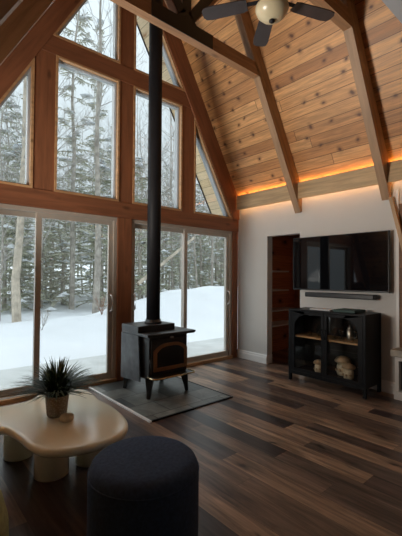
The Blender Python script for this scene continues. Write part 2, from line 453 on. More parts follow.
# ------------------------------------------------------------------ trusses
UO = .32   # vertical depth of the truss rafters
def slanted(xa_, za, xb, zb_, w, y0, y1):
    d = Vector((xb - xa_, zb_ - za)).normalized(); n = Vector((-d.y, d.x)) * w / 2
    return [(xa_ - n.x, za - n.y), (xb - n.x, zb_ - n.y), (xb + n.x, zb_ + n.y), (xa_ + n.x, za + n.y)]
def truss(y1, where, tie_detail):
    y0 = y1 - .09
    t = thing('roof_truss', where, 'roof truss', (XA, (y0 + y1) / 2, 2.2), 'trusses' if False else None)
    for s in (1, -1):
        xe = -.0 if s > 0 else -4.1
        pts = [(XA, ZAP), (XA + s * 2.05, ZR), (XA + s * 2.05, ZR - UO), (XA + s * 2.02, ZR - UO - .02), (XA, ZAP - UO)]
        o = obj('rafter', prism_xz(BM(), pts, y0, y1), M['truss'], t)
        ang = th if s > 0 else -th; Rm = Matrix.Rotation(ang, 4, 'Y'); o.data.transform(Rm.inverted()); o.rotation_euler = (0, ang, 0)
    zc = 3.75; hw = (ZAP - UO - zc) / K; hw2 = (ZAP - UO - zc - .15) / K
    obj('tie_beam', prism_xz(BM(), [(XA - hw, zc), (XA + hw, zc), (XA + hw2, zc + .15), (XA - hw2, zc + .15)], y0, y1), M['truss_dark'], t)
    obj('king_post', box(BM(), XA - .05, XA + .05, y0, y1, zc + .15, ZAP - UO - .02), M['truss_dark'], t)
    for s in (1, -1):
        xb = XA + s * .64; zz = ZAP - UO - K * .64
        obj('diagonal_brace', prism_xz(BM(), slanted(XA + s * .06, zc + .20, xb, zz, .11, 0, 0), y0, y1), M['truss_dark'], t)
    bm = BM()
    prism_xz(bm, [(XA - .42, zc + .0), (XA + .36, zc + .0), (XA + .36, zc + .15), (XA + .13, zc + .15), (XA + .055, zc + .23), (XA + .055, zc + .62), (XA - .055, zc + .62), (XA - .055, zc + .23), (XA - .13, zc + .15), (XA - .42, zc + .15)], y0 - .008, y0 - .0005)
    for s in (1, -1):
        prism_xz(bm, slanted(XA + s * .06, zc + .20, XA + s * .38, zc + .20 + .45, .10, 0, 0), y0 - .008, y0 - .0008)
    obj('gusset_plate', bm, M['steel'], t, label='black steel gusset plate')
    return t
truss(-1.11, 'exposed timber roof truss nearest the gable windows, with tie beam crossing the stove pipe', True)
truss(-2.28, 'exposed timber roof truss beside the ceiling fan, its right rafter ending above the television corner', True)
# strip lights behind the band
for nm, z, lab in (('light_strip', 2.572, 'warm glowing strip light along the top edge of the pine band'), ('light_strip', 2.392, 'warm glowing strip light along the bottom edge of the pine band')):
    o = obj(nm, box(BM(), -.077, -.066, -5.0, -.06, z - .004, z + .004), M['led2' if z > 2.5 else 'led'])
    tag(o, lab, 'strip light'); local_top(o, (-.045, -2.5, z))

# ------------------------------------------------------------------ stove
t = thing('wood_stove', 'black cast iron wood stove with copper arched door on splayed legs', 'stove', (-1.96, -.56, .010))
obj('body', box(BM(), -2.205, -1.70, -.81, -.32, .20, .652), M['stove'], t, bevel=.008)
bm = BM()
prism_xz(bm, [(-2.25, .652), (-1.625, .652), (-1.60, .665), (-1.60, .682), (-2.25, .682)], -.85, -.30)
obj('top_plate', bm, M['stove'], t, bevel=.005)
bm = box(BM(), -2.25, -1.76, -.66, -.30, .682, .752)
obj('pipe_box', bm, M['stove'], t, bevel=.006)
obj('side_shield', prism_yz(BM(), [(-.70, .17), (-.29, .14), (-.29, .65), (-.66, .65)], -2.25, -2.238), M['shield'], t, label='worn grey side heat shield')
obj('side_shield', prism_yz(BM(), [(-.70, .17), (-.29, .14), (-.29, .65), (-.66, .65)], -1.668, -1.656), M['shield'], t, label='worn grey side heat shield')
def arch(x0, x1, z0, z1, sh, n=8):
    pts = [(x0, z0), (x1, z0)]
    for k in range(n + 1):
        a = k / n; xx = x1 - (x1 - x0) * a
        u = abs(2 * a - 1); e = min(1, u ** 3.2 if u < 1 else 1)
        pts.append((xx, z1 - sh * e))
    return pts
door = obj('door', box(BM(), -2.185, -1.715, -.828, -.81, .255, .615), M['stove'], t, bevel=.004)
oa = arch(-2.165, -1.70 - .02, .285, .575, .075, 12); ia = arch(-2.125, -1.76, .322, .542, .06, 12)
obj('door_trim', ring(BM(), oa, ia, -.846, -.826), M['brass'], door, bevel=.003, label='copper arched door trim')
obj('door_window', prism_xz(BM(), ia, -.834, -.8285), M['stoveglass'], door)
bm = BM(); lathe(bm, [(0, -.012), (.016, -.012), (.016, 0), (0, 0)], 0, 0, 16)
bmesh.ops.transform(bm, matrix=Matrix.Translation((-1.93, -.84, .632)) @ Matrix.Rotation(PI / 2, 4, 'X') @ Matrix.Diagonal((1.5, .6, 1, 1)), verts=bm.verts)
obj('badge', bm, M['chrome'], t)
bm = BM(); tube(bm, [(-2.205, -.84, .42), (-2.222, -.85, .42), (-2.222, -.87, .38), (-2.222, -.87, .32)], .008, 8)
obj('door_handle', bm, M['stove'], t, smooth=True)
obj('ash_lip', prism_xz(BM(), [(-2.20, .222), (-1.69, .222), (-1.69, .236), (-2.20, .236)], -.935, -.805), M['stove'], t, bevel=.004)
bm = BM(); tube(bm, [(-2.215, -.80, .232), (-2.222, -.91, .234), (-2.19, -.945, .234), (-1.70, -.945, .234), (-1.668, -.91, .234), (-1.675, -.80, .232)], .009, 8)
obj('ash_lip_rim', bm, M['lipbrass'], t, smooth=True, label='polished brass rim')
for sx, sy in ((-1, -1), (1, -1), (-1, 1), (1, 1)):
    bx = -1.955 + sx * .225; by = -.565 + sy * .225
    bm = BM()
    P = [(bx, by, .225), (bx + sx * .012, by + sy * .012, .16), (bx + sx * .02, by + sy * .018, .08), (bx + sx * .03, by + sy * .024, .010)]
    tube(bm, P, [.062, .05, .034, .028], 4)
    obj('leg', bm, M['stove'], t, bevel=.006)
bm = BM(); lathe(bm, [(.0, .752), (.10, .752), (.10, .775), (.088, .78), (.088, .80), (0, .80)], -1.955, -.50, 28)
obj('flue_collar', bm, M['stove'], t, smooth=True)
bm = BM()
zt_ = 5.86
prof = [(0, .80), (.079, .80), (.079, 2.30), (.079, 3.85), (.079, zt_), (0, zt_)]
lathe(bm, prof, -1.955, -.50, 28)
o = obj('stove_pipe', bm, M['pipe'], smooth=True); tag(o, 'tall straight black stove pipe rising from the stove to the roof', 'stove pipe'); local_top(o, (-1.955, -.50, .80))
# hearth pad
t = thing('hearth_pad', 'dark slate tile hearth pad under the wood stove', 'hearth', (-2.0, -.6, 0))
obj('tile_slab', prism_xz(BM(), [(-2.50, 0), (-1.49, 0), (-1.49, .010), (-2.50, .010)], -1.30, -.02), M['slate'], t)
bm = BM(); box(bm, -2.522, -2.50, -1.32, -.02, 0, .013)
obj('edge_strip', bm, M['handle'], t, label='pale metal edge strip')
bm = BM(); box(bm, -2.50, -1.47, -1.32, -1.30, 0, .012); box(bm, -1.49, -1.47, -1.30, -.02, 0, .012)
obj('edge_strip', bm, M['black'], t, label='dark edge strip')

# ------------------------------------------------------------------ television wall
t = thing('television', 'large flat television with thin black bezel mounted on the grey wall', 'television', (-.05, -1.74, 1.47))
TY0, TY1, TZ0, TZ1 = -2.375, -1.115, 1.125, 1.828
obj('housing', box(BM(), -.085, -.045, TY0, TY1, TZ0, TZ1), M['bezel'], t, bevel=.004)
obj('screen', box(BM(), -.0875, -.085, TY0 + .008, TY1 - .008, TZ0 + .016, TZ1 - .008), M['screen'], t)
obj('wall_bracket', box(BM(), -.045, 0, -1.95, -1.5, 1.3, 1.62), M['bezel'], t)
t = thing('soundbar', 'slim black soundbar mounted just below the television', 'soundbar', (-.06, -1.8, 1.06))
obj('body', box(BM(), -.125, -.03, -2.225, -1.325, 1.040, 1.10), M['bezel'], t, bevel=.01)
obj('wall_bracket', box(BM(), -.03, 0, -2.1, -1.5, 1.05, 1.08), M['bezel'], t)
# display cabinet
CY0, CY1, CX0, CX1 = -2.268, -1.282, -.42, -.035
t = thing('display_cabinet', 'black cabinet with two arched glass doors standing under the television', 'cabinet', ((CX0 + CX1) / 2, (CY0 + CY1) / 2, 0))
bm = BM()
box(bm, CX0, CX1, CY0, CY1, .872, .895); box(bm, CX0 + .02, CX1, CY0 + .02, CY1 - .02, .10, .125)
box(bm, CX0 + .022, CX1, CY0 + .004, CY0 + .022, .10, .872); box(bm, CX0 + .022, CX1, CY1 - .022, CY1 - .004, .10, .872)
box(bm, CX1 - .012, CX1, CY0 + .02, CY1 - .02, .12, .872)
box(bm, CX0 + .002, CX0 + .02, CY0 + .02, CY1 - .02, .085, .125)
obj('carcass', bm, M['black'], t, bevel=.002)
for yy in (CY0, CY1 - .035):
    for xx in (CX0, CX1 - .035):
        obj('leg', box(BM(), xx, xx + .035, yy, yy + .035, 0, .872), M['black'], t, bevel=.003)
obj('shelf', box(BM(), CX0 + .05, CX1 - .012, CY0 + .024, CY1 - .024, .545, .563), M['oak'], t, label='pale wood shelf')
cm = (CY0 + CY1) / 2
def arc_open(y0, y1, z0, z1, hs, n=10):
    """door opening whose outer top corner is a quarter round"""
    r = .17; pts = [(y0, z0), (y1, z0)]
    if hs > 0: pts += [(y1 - r + r * math.cos(PI / 2 * k / n), z1 - r + r * math.sin(PI / 2 * k / n)) for k in range(n + 1)] + [(y0, z1)]
    else: pts += [(y1, z1)] + [(y0 + r + r * math.cos(PI / 2 + PI / 2 * k / n), z1 - r + r * math.sin(PI / 2 + PI / 2 * k / n)) for k in range(n + 1)]
    return pts
for y0, y1, hs in ((cm + .002, CY1 - .037, 1), (CY0 + .037, cm - .002, -1)):
    op = arc_open(y0 + (.035 if hs > 0 else .05), y1 - (.05 if hs > 0 else .035), .165, .835, hs)
    out = []
    for py, pz in op:
        if hs > 0 and py > y1 - .05 - .17 and pz > .835 - .171:
            a = math.atan2(pz - (.835 - .17), py - (y1 - .22)); e = max(abs(math.cos(a)), abs(math.sin(a)))
            out.append((y1 - .22 + min(.22, .22 * math.cos(a) / e), .665 + min(.205, .205 * math.sin(a) / e)))
        elif hs < 0 and py < y0 + .05 + .17 and pz > .835 - .171:
            a = math.atan2(pz - (.835 - .17), py - (y0 + .22)); e = max(abs(math.cos(a)), abs(math.sin(a)))
            out.append((y0 + .22 + max(-.22, .22 * math.cos(a) / e), .665 + min(.205, .205 * math.sin(a) / e)))
        else: out.append((y0 if py < (y0 + y1) / 2 else y1, .128 if pz < .5 else .87))
    d = obj('door', ring(BM(), out, op, CX0, CX0 + .02, 'yz'), M['black'], t)
    obj('glass', prism_yz(BM(), op, CX0 + .009, CX0 + .012), M['cabglass'], d)
    hy = cm + hs * .022
    bm = BM(); tube(bm, [(CX0 + .002, hy, .56), (CX0 - .022, hy, .57), (CX0 - .022, hy, .67), (CX0 + .002, hy, .68)], .006, 8)
    obj('handle', bm, M['black'], d, smooth=True)
# things on the cabinet
o = obj('book', box(BM(), -.36, -.10, -2.12, -1.86, .895, .925), M['gbook'], bevel=.004); tag(o, 'dark green flat case lying on the right end of the cabinet top', 'box'); o.name = 'flat_case'; local_top(o, (-.23, -1.99, .895))
o = obj('tray', box(BM(), -.33, -.13, -1.80, -1.53, .895, .909), M['wbook'], bevel=.003); tag(o, 'thin pale box lying on the middle of the cabinet top', 'box'); o.name = 'streaming_box'; local_top(o, (-.23, -1.66, .895))
def lathe_thing(name, prof, x, y, z, mat, label, cat, group=None, seg=20, parts=()):
    t = thing(name, label, cat, (x, y, z), group)
    bm = BM(); lathe(bm, [(r, z + h) for r, h in prof], x, y, seg); obj(parts[0][0] if parts and isinstance(parts[0], tuple) and len(parts[0]) == 1 else 'body', bm, mat, t, smooth=True)
    for p in parts:
        if len(p) < 3: continue
        nm, pr, mm = p; bm = BM(); lathe(bm, [(r, z + h) for r, h in pr], x, y, seg); obj(nm, bm, mm, t, smooth=True)
    return t
SH = .563
shk = lathe_thing('cocktail_shaker', [(0, 0), (.030, 0), (.036, .02), (.040, .12), (.034, .125), (0, .125)], -.20, -1.985, SH, M['chrome'],
    'pale steel cocktail shaker on the right side of the cabinet shelf', 'shaker', parts=(('cap', [(0, .125), (.033, .125), (.028, .15), (.014, .162), (.014, .18), (0, .182)], M['chrome']),))
bm = BM(); tube(bm, [(-.20, -2.02, SH + .11), (-.20, -2.065, SH + .10), (-.20, -2.06, SH + .04), (-.20, -2.022, SH + .03)], .005, 8); obj('handle', bm, M['chrome'], shk, smooth=True)
gp = [(0, 0), (.028, 0), (.028, .004), (.004, .008), (.004, .055), (.022, .07), (.032, .095), (.028, .125), (.0265, .125), (.030, .095), (.02, .073), (0, .062)]
g0 = None
names = ['nearest the shaker', 'second from the shaker', 'third from the shaker', 'beside the centre stile']
for k, (x, y) in enumerate(((-.24, -1.90), (-.16, -1.855), (-.26, -1.82), (-.18, -1.79))):
    if g0 is None:
        g0 = thing('wine_glass', '', 'glass', (x, y, SH), 'stemmed glasses on the cabinet shelf'); bm = BM(); lathe(bm, [(r, SH + h) for r, h in gp], x, y, 16); obj('bowl', bm, M['clear'], g0, smooth=True); g = g0
    else: g = copy_tree(g0, loc=(x, y, SH))
    g['label'] = 'clear stemmed glass behind the right cabinet door, ' + names[k]
tp = [(0, 0), (.026, 0), (.03, .075), (.0285, .075), (.0245, .006), (0, .006)]
g0 = None; names = ['nearest the door handles', 'middle of the three', 'furthest from the handles']
for k, (x, y) in enumerate(((-.27, -1.70), (-.22, -1.60), (-.27, -1.50))):
    if g0 is None:
        g0 = thing('tumbler', '', 'glass', (x, y, SH), 'tumblers on the cabinet shelf'); bm = BM(); lathe(bm, [(r, SH + h) for r, h in tp], x, y, 16); obj('cup', bm, M['clear'], g0, smooth=True); g = g0
    else: g = copy_tree(g0, loc=(x, y, SH))
    g['label'] = 'short clear tumbler on shelf behind the left cabinet door, ' + names[k]
def canister(x, y, s, label):
    z = .125
    t = thing('mushroom_canister', label, 'canister', (x, y, z), 'mushroom canisters in the cabinet')
    bm = BM(); lathe(bm, [(0, z), (.058 * s, z), (.066 * s, z + .03 * s), (.062 * s, z + .10 * s), (.05 * s, z + .135 * s), (0, z + .135 * s)], x, y, 24); obj('jar', bm, M['mush'], t, smooth=True)
    bm = BM(); lathe(bm, [(.045 * s, z + .133 * s), (.082 * s, z + .138 * s), (.088 * s, z + .15 * s), (.07 * s, z + .178 * s), (.035 * s, z + .196 * s), (0, z + .20 * s)], x, y, 24); obj('lid', bm, M['mushcap'], t, smooth=True, label='tan domed lid')
    for k in range(3):
        a = PI + (k - 1) * .8
        bm = BM(); bmesh.ops.create_uvsphere(bm, u_segments=10, v_segments=6, radius=.016 * s)
        bmesh.ops.transform(bm, matrix=Matrix.Translation((x + .066 * s * math.cos(a), y + .066 * s * math.sin(a), z + .055 * s)), verts=bm.verts)
        obj('mushroom_relief', bm, M['mushcap'], t, smooth=True)
    return t
canister(-.24, -1.985, .88, 'cream mushroom shaped canister in front behind the right cabinet door')
canister(-.13, -1.86, 1.12, 'taller cream mushroom canister set further back behind the right cabinet door')
canister(-.14, -2.13, .9, 'cream mushroom canister at the right end of the cabinet bottom')
canister(-.24, -1.60, .75, 'small dim mushroom canister behind the left cabinet door')

# closet shelves and things on them
for z, x1 in ((1.40, .80), (1.09, .80), (.76, 1.1), (.52, 1.1)):
    t = thing('closet_shelf', {1.40: 'topmost', 1.09: 'second from top', .76: 'third from top', .52: 'lowest'}[z] + ' wooden shelf inside the dark closet doorway', 'shelf', (.4, -.25, z), 'closet shelves')
    obj('board', box(BM(), .13, x1, -.42, -.10, z - .025, z), M['white'], t)
    obj('bracket', prism_yz(BM(), [(-.10, z - .02), (-.38, z - .02), (-.10, z - .15)], .30, .315), M['bezel'], t)
def jar(x, y, z, h, r, mat, label, cat='jar'):
    t = thing('storage_jar', label, cat, (x, y, z)); bm = BM(); lathe(bm, [(0, z), (r, z), (r * 1.03, z + h * .5), (r * .9, z + h * .85), (0, z + h * .85)], x, y, 18); obj('body', bm, mat, t, smooth=True)
    bm = BM(); lathe(bm, [(0, z + h * .85), (r * .95, z + h * .85), (r * .95, z + h), (0, z + h)], x, y, 18); obj('lid', bm, M['oak'], t, smooth=True)
jar(.20, -.33, 1.09, .11, .045, M['wbook'], 'pale lidded jar on the second closet shelf')
jar(.36, -.30, 1.09, .07, .045, M['mush'], 'low cream jar on the second closet shelf, deeper inside')
jar(.26, -.30, .76, .13, .05, M['shield'], 'grey lidded jar on the third closet shelf')

# ------------------------------------------------------------------ coffee table
TH = .36
ctrl = [(-3.758, -1.545), (-3.722, -1.62), (-3.700, -1.75), (-3.688, -1.895), (-3.647, -2.013), (-3.557, -2.085), (-3.45, -2.122), (-3.32, -2.128), (-3.203, -2.085),
        (-3.12, -1.99), (-3.075, -1.854), (-3.05, -1.65), (-3.055, -1.44), (-3.035, -1.25), (-3.06, -1.12), (-3.14, -1.03), (-3.24, -.992), (-3.344, -1.005), (-3.445, -1.10),
        (-3.556, -1.145), (-3.672, -1.131), (-3.80, -1.06), (-3.94, -1.01), (-4.08, -1.05), (-4.16, -1.18), (-4.15, -1.33), (-4.06, -1.45), (-3.94, -1.49), (-3.83, -1.495)]
def catmull(P, n=4):
    out = []
    for i in range(len(P)):
        p0, p1, p2, p3 = [Vector(P[(i + k - 1) % len(P)]) for k in range(4)]
        for j in range(n):
            u = j / n; out.append(.5 * ((2 * p1) + (p2 - p0) * u + (2 * p0 - 5 * p1 + 4 * p2 - p3) * u * u + (3 * p1 - p0 - 3 * p2 + p3) * u ** 3))
    return out
cv = catmull(ctrl); n = len(cv)
def offs(d):
    out = []
    for i in range(n):
        e = (cv[(i + 1) % n] - cv[i - 1]).normalized(); nn = Vector((-e.y, e.x)); out.append(cv[i] + nn * d)
    return out
bm = BM(); rings = []
for d, z in ((.028, TH), (.012, TH - .003), (.003, TH - .011), (0, TH - .024), (.003, TH - .038), (.013, TH - .050), (.03, TH - .054)):
    rings.append([bm.verts.new((p.x, p.y, z)) for p in offs(d)])
for a, b in zip(rings, rings[1:]):
    for i in range(n): bm.faces.new((a[i], a[(i + 1) % n], b[(i + 1) % n], b[i]))
bm.faces.new(rings[0]); bm.faces.new(rings[-1][::-1])
t = thing('coffee_table', 'cream lacquered cloud shaped coffee table on thick round legs', 'coffee table', (-3.5, -1.5, 0))
obj('tabletop', bm, M['cream'], t, smooth=True)
for x, y, r in ((-3.462, -1.60, .108), (-3.56, -1.20, .10), (-3.20, -1.60, .10), (-3.93, -1.25, .10)):
    bm = BM(); lathe(bm, [(0, 0), (r - .004, 0), (r, .004), (r, TH - .052), (0, TH - .052)], x, y, 40); obj('leg', bm, M['cream'], t, smooth=True)
# plant
px, py = -3.42, -1.56
t = thing('potted_plant', 'dark green spiky grass plant in a beige textured pot on the coffee table', 'plant', (px, py, TH))
bm = BM(); lathe(bm, [(0, TH), (.058, TH), (.064, TH + .008), (.076, TH + .13), (.074, TH + .138), (.068, TH + .134), (.066, TH + .12), (0, TH + .12)], px, py, 32); obj('pot', bm, M['pot'], t, smooth=True)
bm = BM(); lathe(bm, [(.066, TH + .121), (.03, TH + .126), (0, TH + .127)], px, py, 20); obj('soil', bm, M['soil'], t)
bm = BM()
for k in range(430):
    a = random.uniform(0, 2 * PI); rr = random.uniform(0, .05); sp = random.random() ** .5
    L = random.uniform(.18, .29); reach = .03 + sp * .27; hgt = L * (1.12 - .62 * sp ** 2)
    b0 = Vector((px + rr * math.cos(a), py + rr * math.sin(a), TH + .12)); w = random.uniform(.006, .011)
    side = Vector((-math.sin(a), math.cos(a), 0)) * w; prev = None
    for j in range(6):
        u = j / 5; p = b0 + Vector((math.cos(a) * reach * u ** 1.4, math.sin(a) * reach * u ** 1.4, hgt * (u * 1.25 - .3 * u * u * (1 + 1.5 * sp)) ))
        ww = side * (1 - u ** 1.6 * .97); th_ = Vector((0, 0, .0008))
        cur = [bm.verts.new(p - ww), bm.verts.new(p + ww), bm.verts.new(p + th_ + Vector((math.cos(a), math.sin(a), 0)) * .0012)]
        if prev:
            for q in range(3): bm.faces.new((prev[q], prev[(q + 1) % 3], cur[(q + 1) % 3], cur[q]))
        prev = cur
obj('foliage', bm, M['leaf'], t)
t = thing('carved_stone', 'small tan carved stone sitting beside the plant pot', 'ornament', (-3.405, -1.70, TH))
bm = BM(); lathe(bm, [(0, TH), (.034, TH), (.043, TH + .012), (.044, TH + .026), (.036, TH + .038), (.02, TH + .043), (0, TH + .044)], -3.405, -1.70, 24, rib=lambda k: .05 * (k % 3 == 0))
o = obj('stone_body', bm, M['stone'], t)
# ottoman
ox, oy, OR, OH = -3.365, -2.57, .256, .42
t = thing('ottoman', 'round dark navy fabric ottoman in front of the coffee table', 'ottoman', (ox, oy, 0))
prof = [(0, .012), (OR - .03, .012), (OR - .008, .02), (OR, .04)] + [(OR + .002, z) for z in (.1, .2, .3, .385)] + [(OR - .003, .408), (OR - .012, .428), (OR - .03, .443), (OR - .06, .45), (.1, .454), (0, .455)]
bm = BM(); lathe(bm, prof, ox, oy, 64); obj('cushion', bm, M['fabric'], t, smooth=True)
bm = BM()
tube(bm, [(ox + (OR + .0015) * math.cos(a), oy + (OR + .0015) * math.sin(a), .392) for a in [k * 2 * PI / 48 for k in range(49)]], .003, 6, cap=False)
obj('piping', bm, M['fabric'], t, smooth=True)
for k in range(4):
    a = PI / 4 + k * PI / 2; bm = BM(); lathe(bm, [(0, 0), (.02, 0), (.02, .014), (0, .014)], ox + .18 * math.cos(a), oy + .18 * math.sin(a), 12); obj('foot', bm, M['bezel'], t)
# armchair, mostly outside the frame
ax, ay, AR = -4.338, -2.66, .36
t = thing('armchair', 'olive green fabric tub armchair, only its rounded arm edge showing', 'armchair', (ax, ay, 0))
bm = BM(); lathe(bm, [(0, .05), (AR - .05, .05), (AR - .06, .36), (AR - .10, .40), (0, .41)], ax, ay, 40); obj('seat', bm, M['olive'], t, smooth=True)
bm = BM(); R_ = []
for k in range(37):
    a = -.55 * PI + k / 36 * 1.42 * PI * 1.0 + PI * .62 - PI * .5
    row = []
    for r, z in ((AR - .05, .06), (AR, .06), (AR + .005, .3), (AR - .002, .50), (AR - .02, .57), (AR - .05, .60), (AR - .08, .57), (AR - .09, .50), (AR - .08, .3)):
        row.append(bm.verts.new((ax + r * math.cos(a), ay + r * math.sin(a), z)))
    R_.append(row)
for p, q in zip(R_, R_[1:]):
    for i in range(9): bm.faces.new((p[i], p[(i + 1) % 9], q[(i + 1) % 9], q[i]))
bm.faces.new(R_[0]); bm.faces.new(R_[-1][::-1]); obj('backrest', bm, M['olive'], t, smooth=True)
for k in range(4):
    a = PI / 4 + k * PI / 2; bm = BM(); lathe(bm, [(0, 0), (.02, 0), (.024, .052), (0, .052)], ax + .24 * math.cos(a), ay + .24 * math.sin(a), 12); obj('leg', bm, M['black'], t)

# ------------------------------------------------------------------ ceiling fan
fx, fy, fz = -2.03, -2.27 + .13, 3.50
fy = -2.27
t = thing('ceiling_fan', 'ceiling fan with dark blades and cream glass light bowl below the ridge', 'ceiling fan', (fx, fy, fz))
bm = BM(); lathe(bm, [(0, fz + .17), (.06, fz + .17), (.10, fz + .12), (.115, fz + .04), (.10, fz - .02), (.07, fz - .045), (0, fz - .045)], fx, fy, 32); obj('motor', bm, M['pipe'], t, smooth=True)
bm = BM(); lathe(bm, [(.070, fz - .045), (.128, fz - .05), (.132, fz - .07), (.12, fz - .105), (.085, fz - .14), (.04, fz - .158), (0, fz - .162)], fx, fy, 32); obj('lamp_shade', bm, M['bowl'], t, smooth=True)
bm = BM(); lathe(bm, [(0, fz - .16), (.022, fz - .162), (.024, fz - .172), (.012, fz - .182), (0, fz - .19)], fx, fy, 16); obj('finial', bm, M['pipe'], t, smooth=True)
bm = BM(); lathe(bm, [(0, fz + .16), (.014, fz + .16), (.014, ZAP - .45), (.06, ZAP - .40), (.06, ZAP - .30), (0, ZAP - .30)], fx + .0, fy + .0, 16)
obj('downrod', bm, M['pipe'], t, smooth=True)
for k in range(5):
    a = math.radians(50 + 72 * k)
    m = Matrix.Translation((fx, fy, fz)) @ Matrix.Rotation(a, 4, 'Z') @ Matrix.Rotation(math.radians(5), 4, 'X')
    bm = BM()
    pts = [(.20, -.052), (.24, -.062), (.50, -.070), (.555, -.060), (.575, -.03), (.575, .03), (.555, .060), (.50, .070), (.24, .062), (.20, .052)]
    a1 = [bm.verts.new((x, y, -.004)) for x, y in pts]; b1 = [bm.verts.new((x, y, .004)) for x, y in pts]
    bm.faces.new(a1); bm.faces.new(b1[::-1])
    for i in range(len(pts)): bm.faces.new((a1[i], a1[(i + 1) % len(pts)], b1[(i + 1) % len(pts)], b1[i]))
    bmesh.ops.transform(bm, matrix=m, verts=bm.verts); bl = obj('blade', bm, M['blade'], t)
    bm = BM(); box(bm, .09, .26, -.018, .018, .004, .010); bmesh.ops.transform(bm, matrix=m, verts=bm.verts); obj('blade_bracket', bm, M['pipe'], bl)

# ------------------------------------------------------------------ fireplace at the right edge
t = thing('fireplace', 'white framed fireplace with black insert and beige mantel at the right edge', 'fireplace', (-.12, -3.05, 0))
bm = ring(BM(), [(-3.70, 0), (-2.465, 0), (-2.465, .455), (-3.70, .455)], [(-3.60, .08), (-2.505, .08), (-2.505, .41), (-3.60, .41)], -.17, -.13, 'yz')
box(bm, -.13, -.012, -3.70, -2.465, 0, .08); box(bm, -.13, -.012, -2.505, -2.465, .08, .455); box(bm, -.13, -.012, -3.70, -3.60, .08, .455); box(bm, -.13, -.012, -3.60, -2.505, .41, .455)
obj('surround', bm, M['white'], t, bevel=.003)
obj('plinth', box(BM(), -.185, -.012, -3.71, -2.458, 0, .09), M['white'], t, bevel=.005)
obj('firebox', box(BM(), -.10, -.03, -3.60, -2.505, .08, .41), M['stoveglass'], t)
obj('mantel', box(BM(), -.215, -.012, -3.75, -2.435, .457, .53), M['mantel'], t, bevel=.008, label='beige stone mantel slab')
bm = prism_yz(BM(), [(-2.365, 2.20), (-2.405, 2.20), (-2.80, .535), (-2.74, .535)], -.07, -.025)
o = obj('slanted_post', bm, M['pinepost'], bevel=.003); tag(o, 'slanted pine post leaning beside the corner at the right edge', 'post'); local_top(o, (-.05, -2.77, .535))

# ------------------------------------------------------------------ outdoors
def sm(x): x = min(1, max(0, x)); return x * x * (3 - 2 * x)
def gz(x, y):
    z = -.12
    m = 1.0 * sm((x + .35) / 3.6) * math.exp(-((y - 5.2) / 1.9) ** 2)
    l = .26 * math.exp(-((y - 5.2) / 1.3) ** 2) * (1 - sm((x - .5) / 2)) * (1 + .4 * math.sin(x * 1.3 + .6))
    hill = .10 * sm((y - 3.5) / 5) + .5 * sm((y - 9) / 9) + 3.0 * sm((y - 20) / 50)
    nz = .05 * math.sin(x * 1.7 + y * .6) * math.sin(y * 1.3 - x * .4) + .03 * math.sin(x * 3.9 + 1) * math.sin(y * 3.1)
    return z + m + l + hill + nz * sm((y - 1.5) / 2)
xs = list(np.arange(-14, 8, .3)) + list(np.arange(8, 80, 1.5)); ys = list(np.arange(1.4, 10, .25)) + list(np.arange(10, 80, 2.0))
bm = BM(); g = [[bm.verts.new((x, y, gz(x, y))) for x in xs] for y in ys]
for j in range(len(ys) - 1):
    for i in range(len(xs) - 1): bm.faces.new((g[j][i], g[j][i + 1], g[j + 1][i + 1], g[j + 1][i]))
o = struct('snow_ground', bm, M['snow'], smooth=True)
struct('deck', box(BM(), -9, 7, .15, 1.75, -.30, -.06), M['decksnow'])
struct('snow_ground', box(BM(), -14, 80, -12, .149, -.6, -.5), M['snow'])

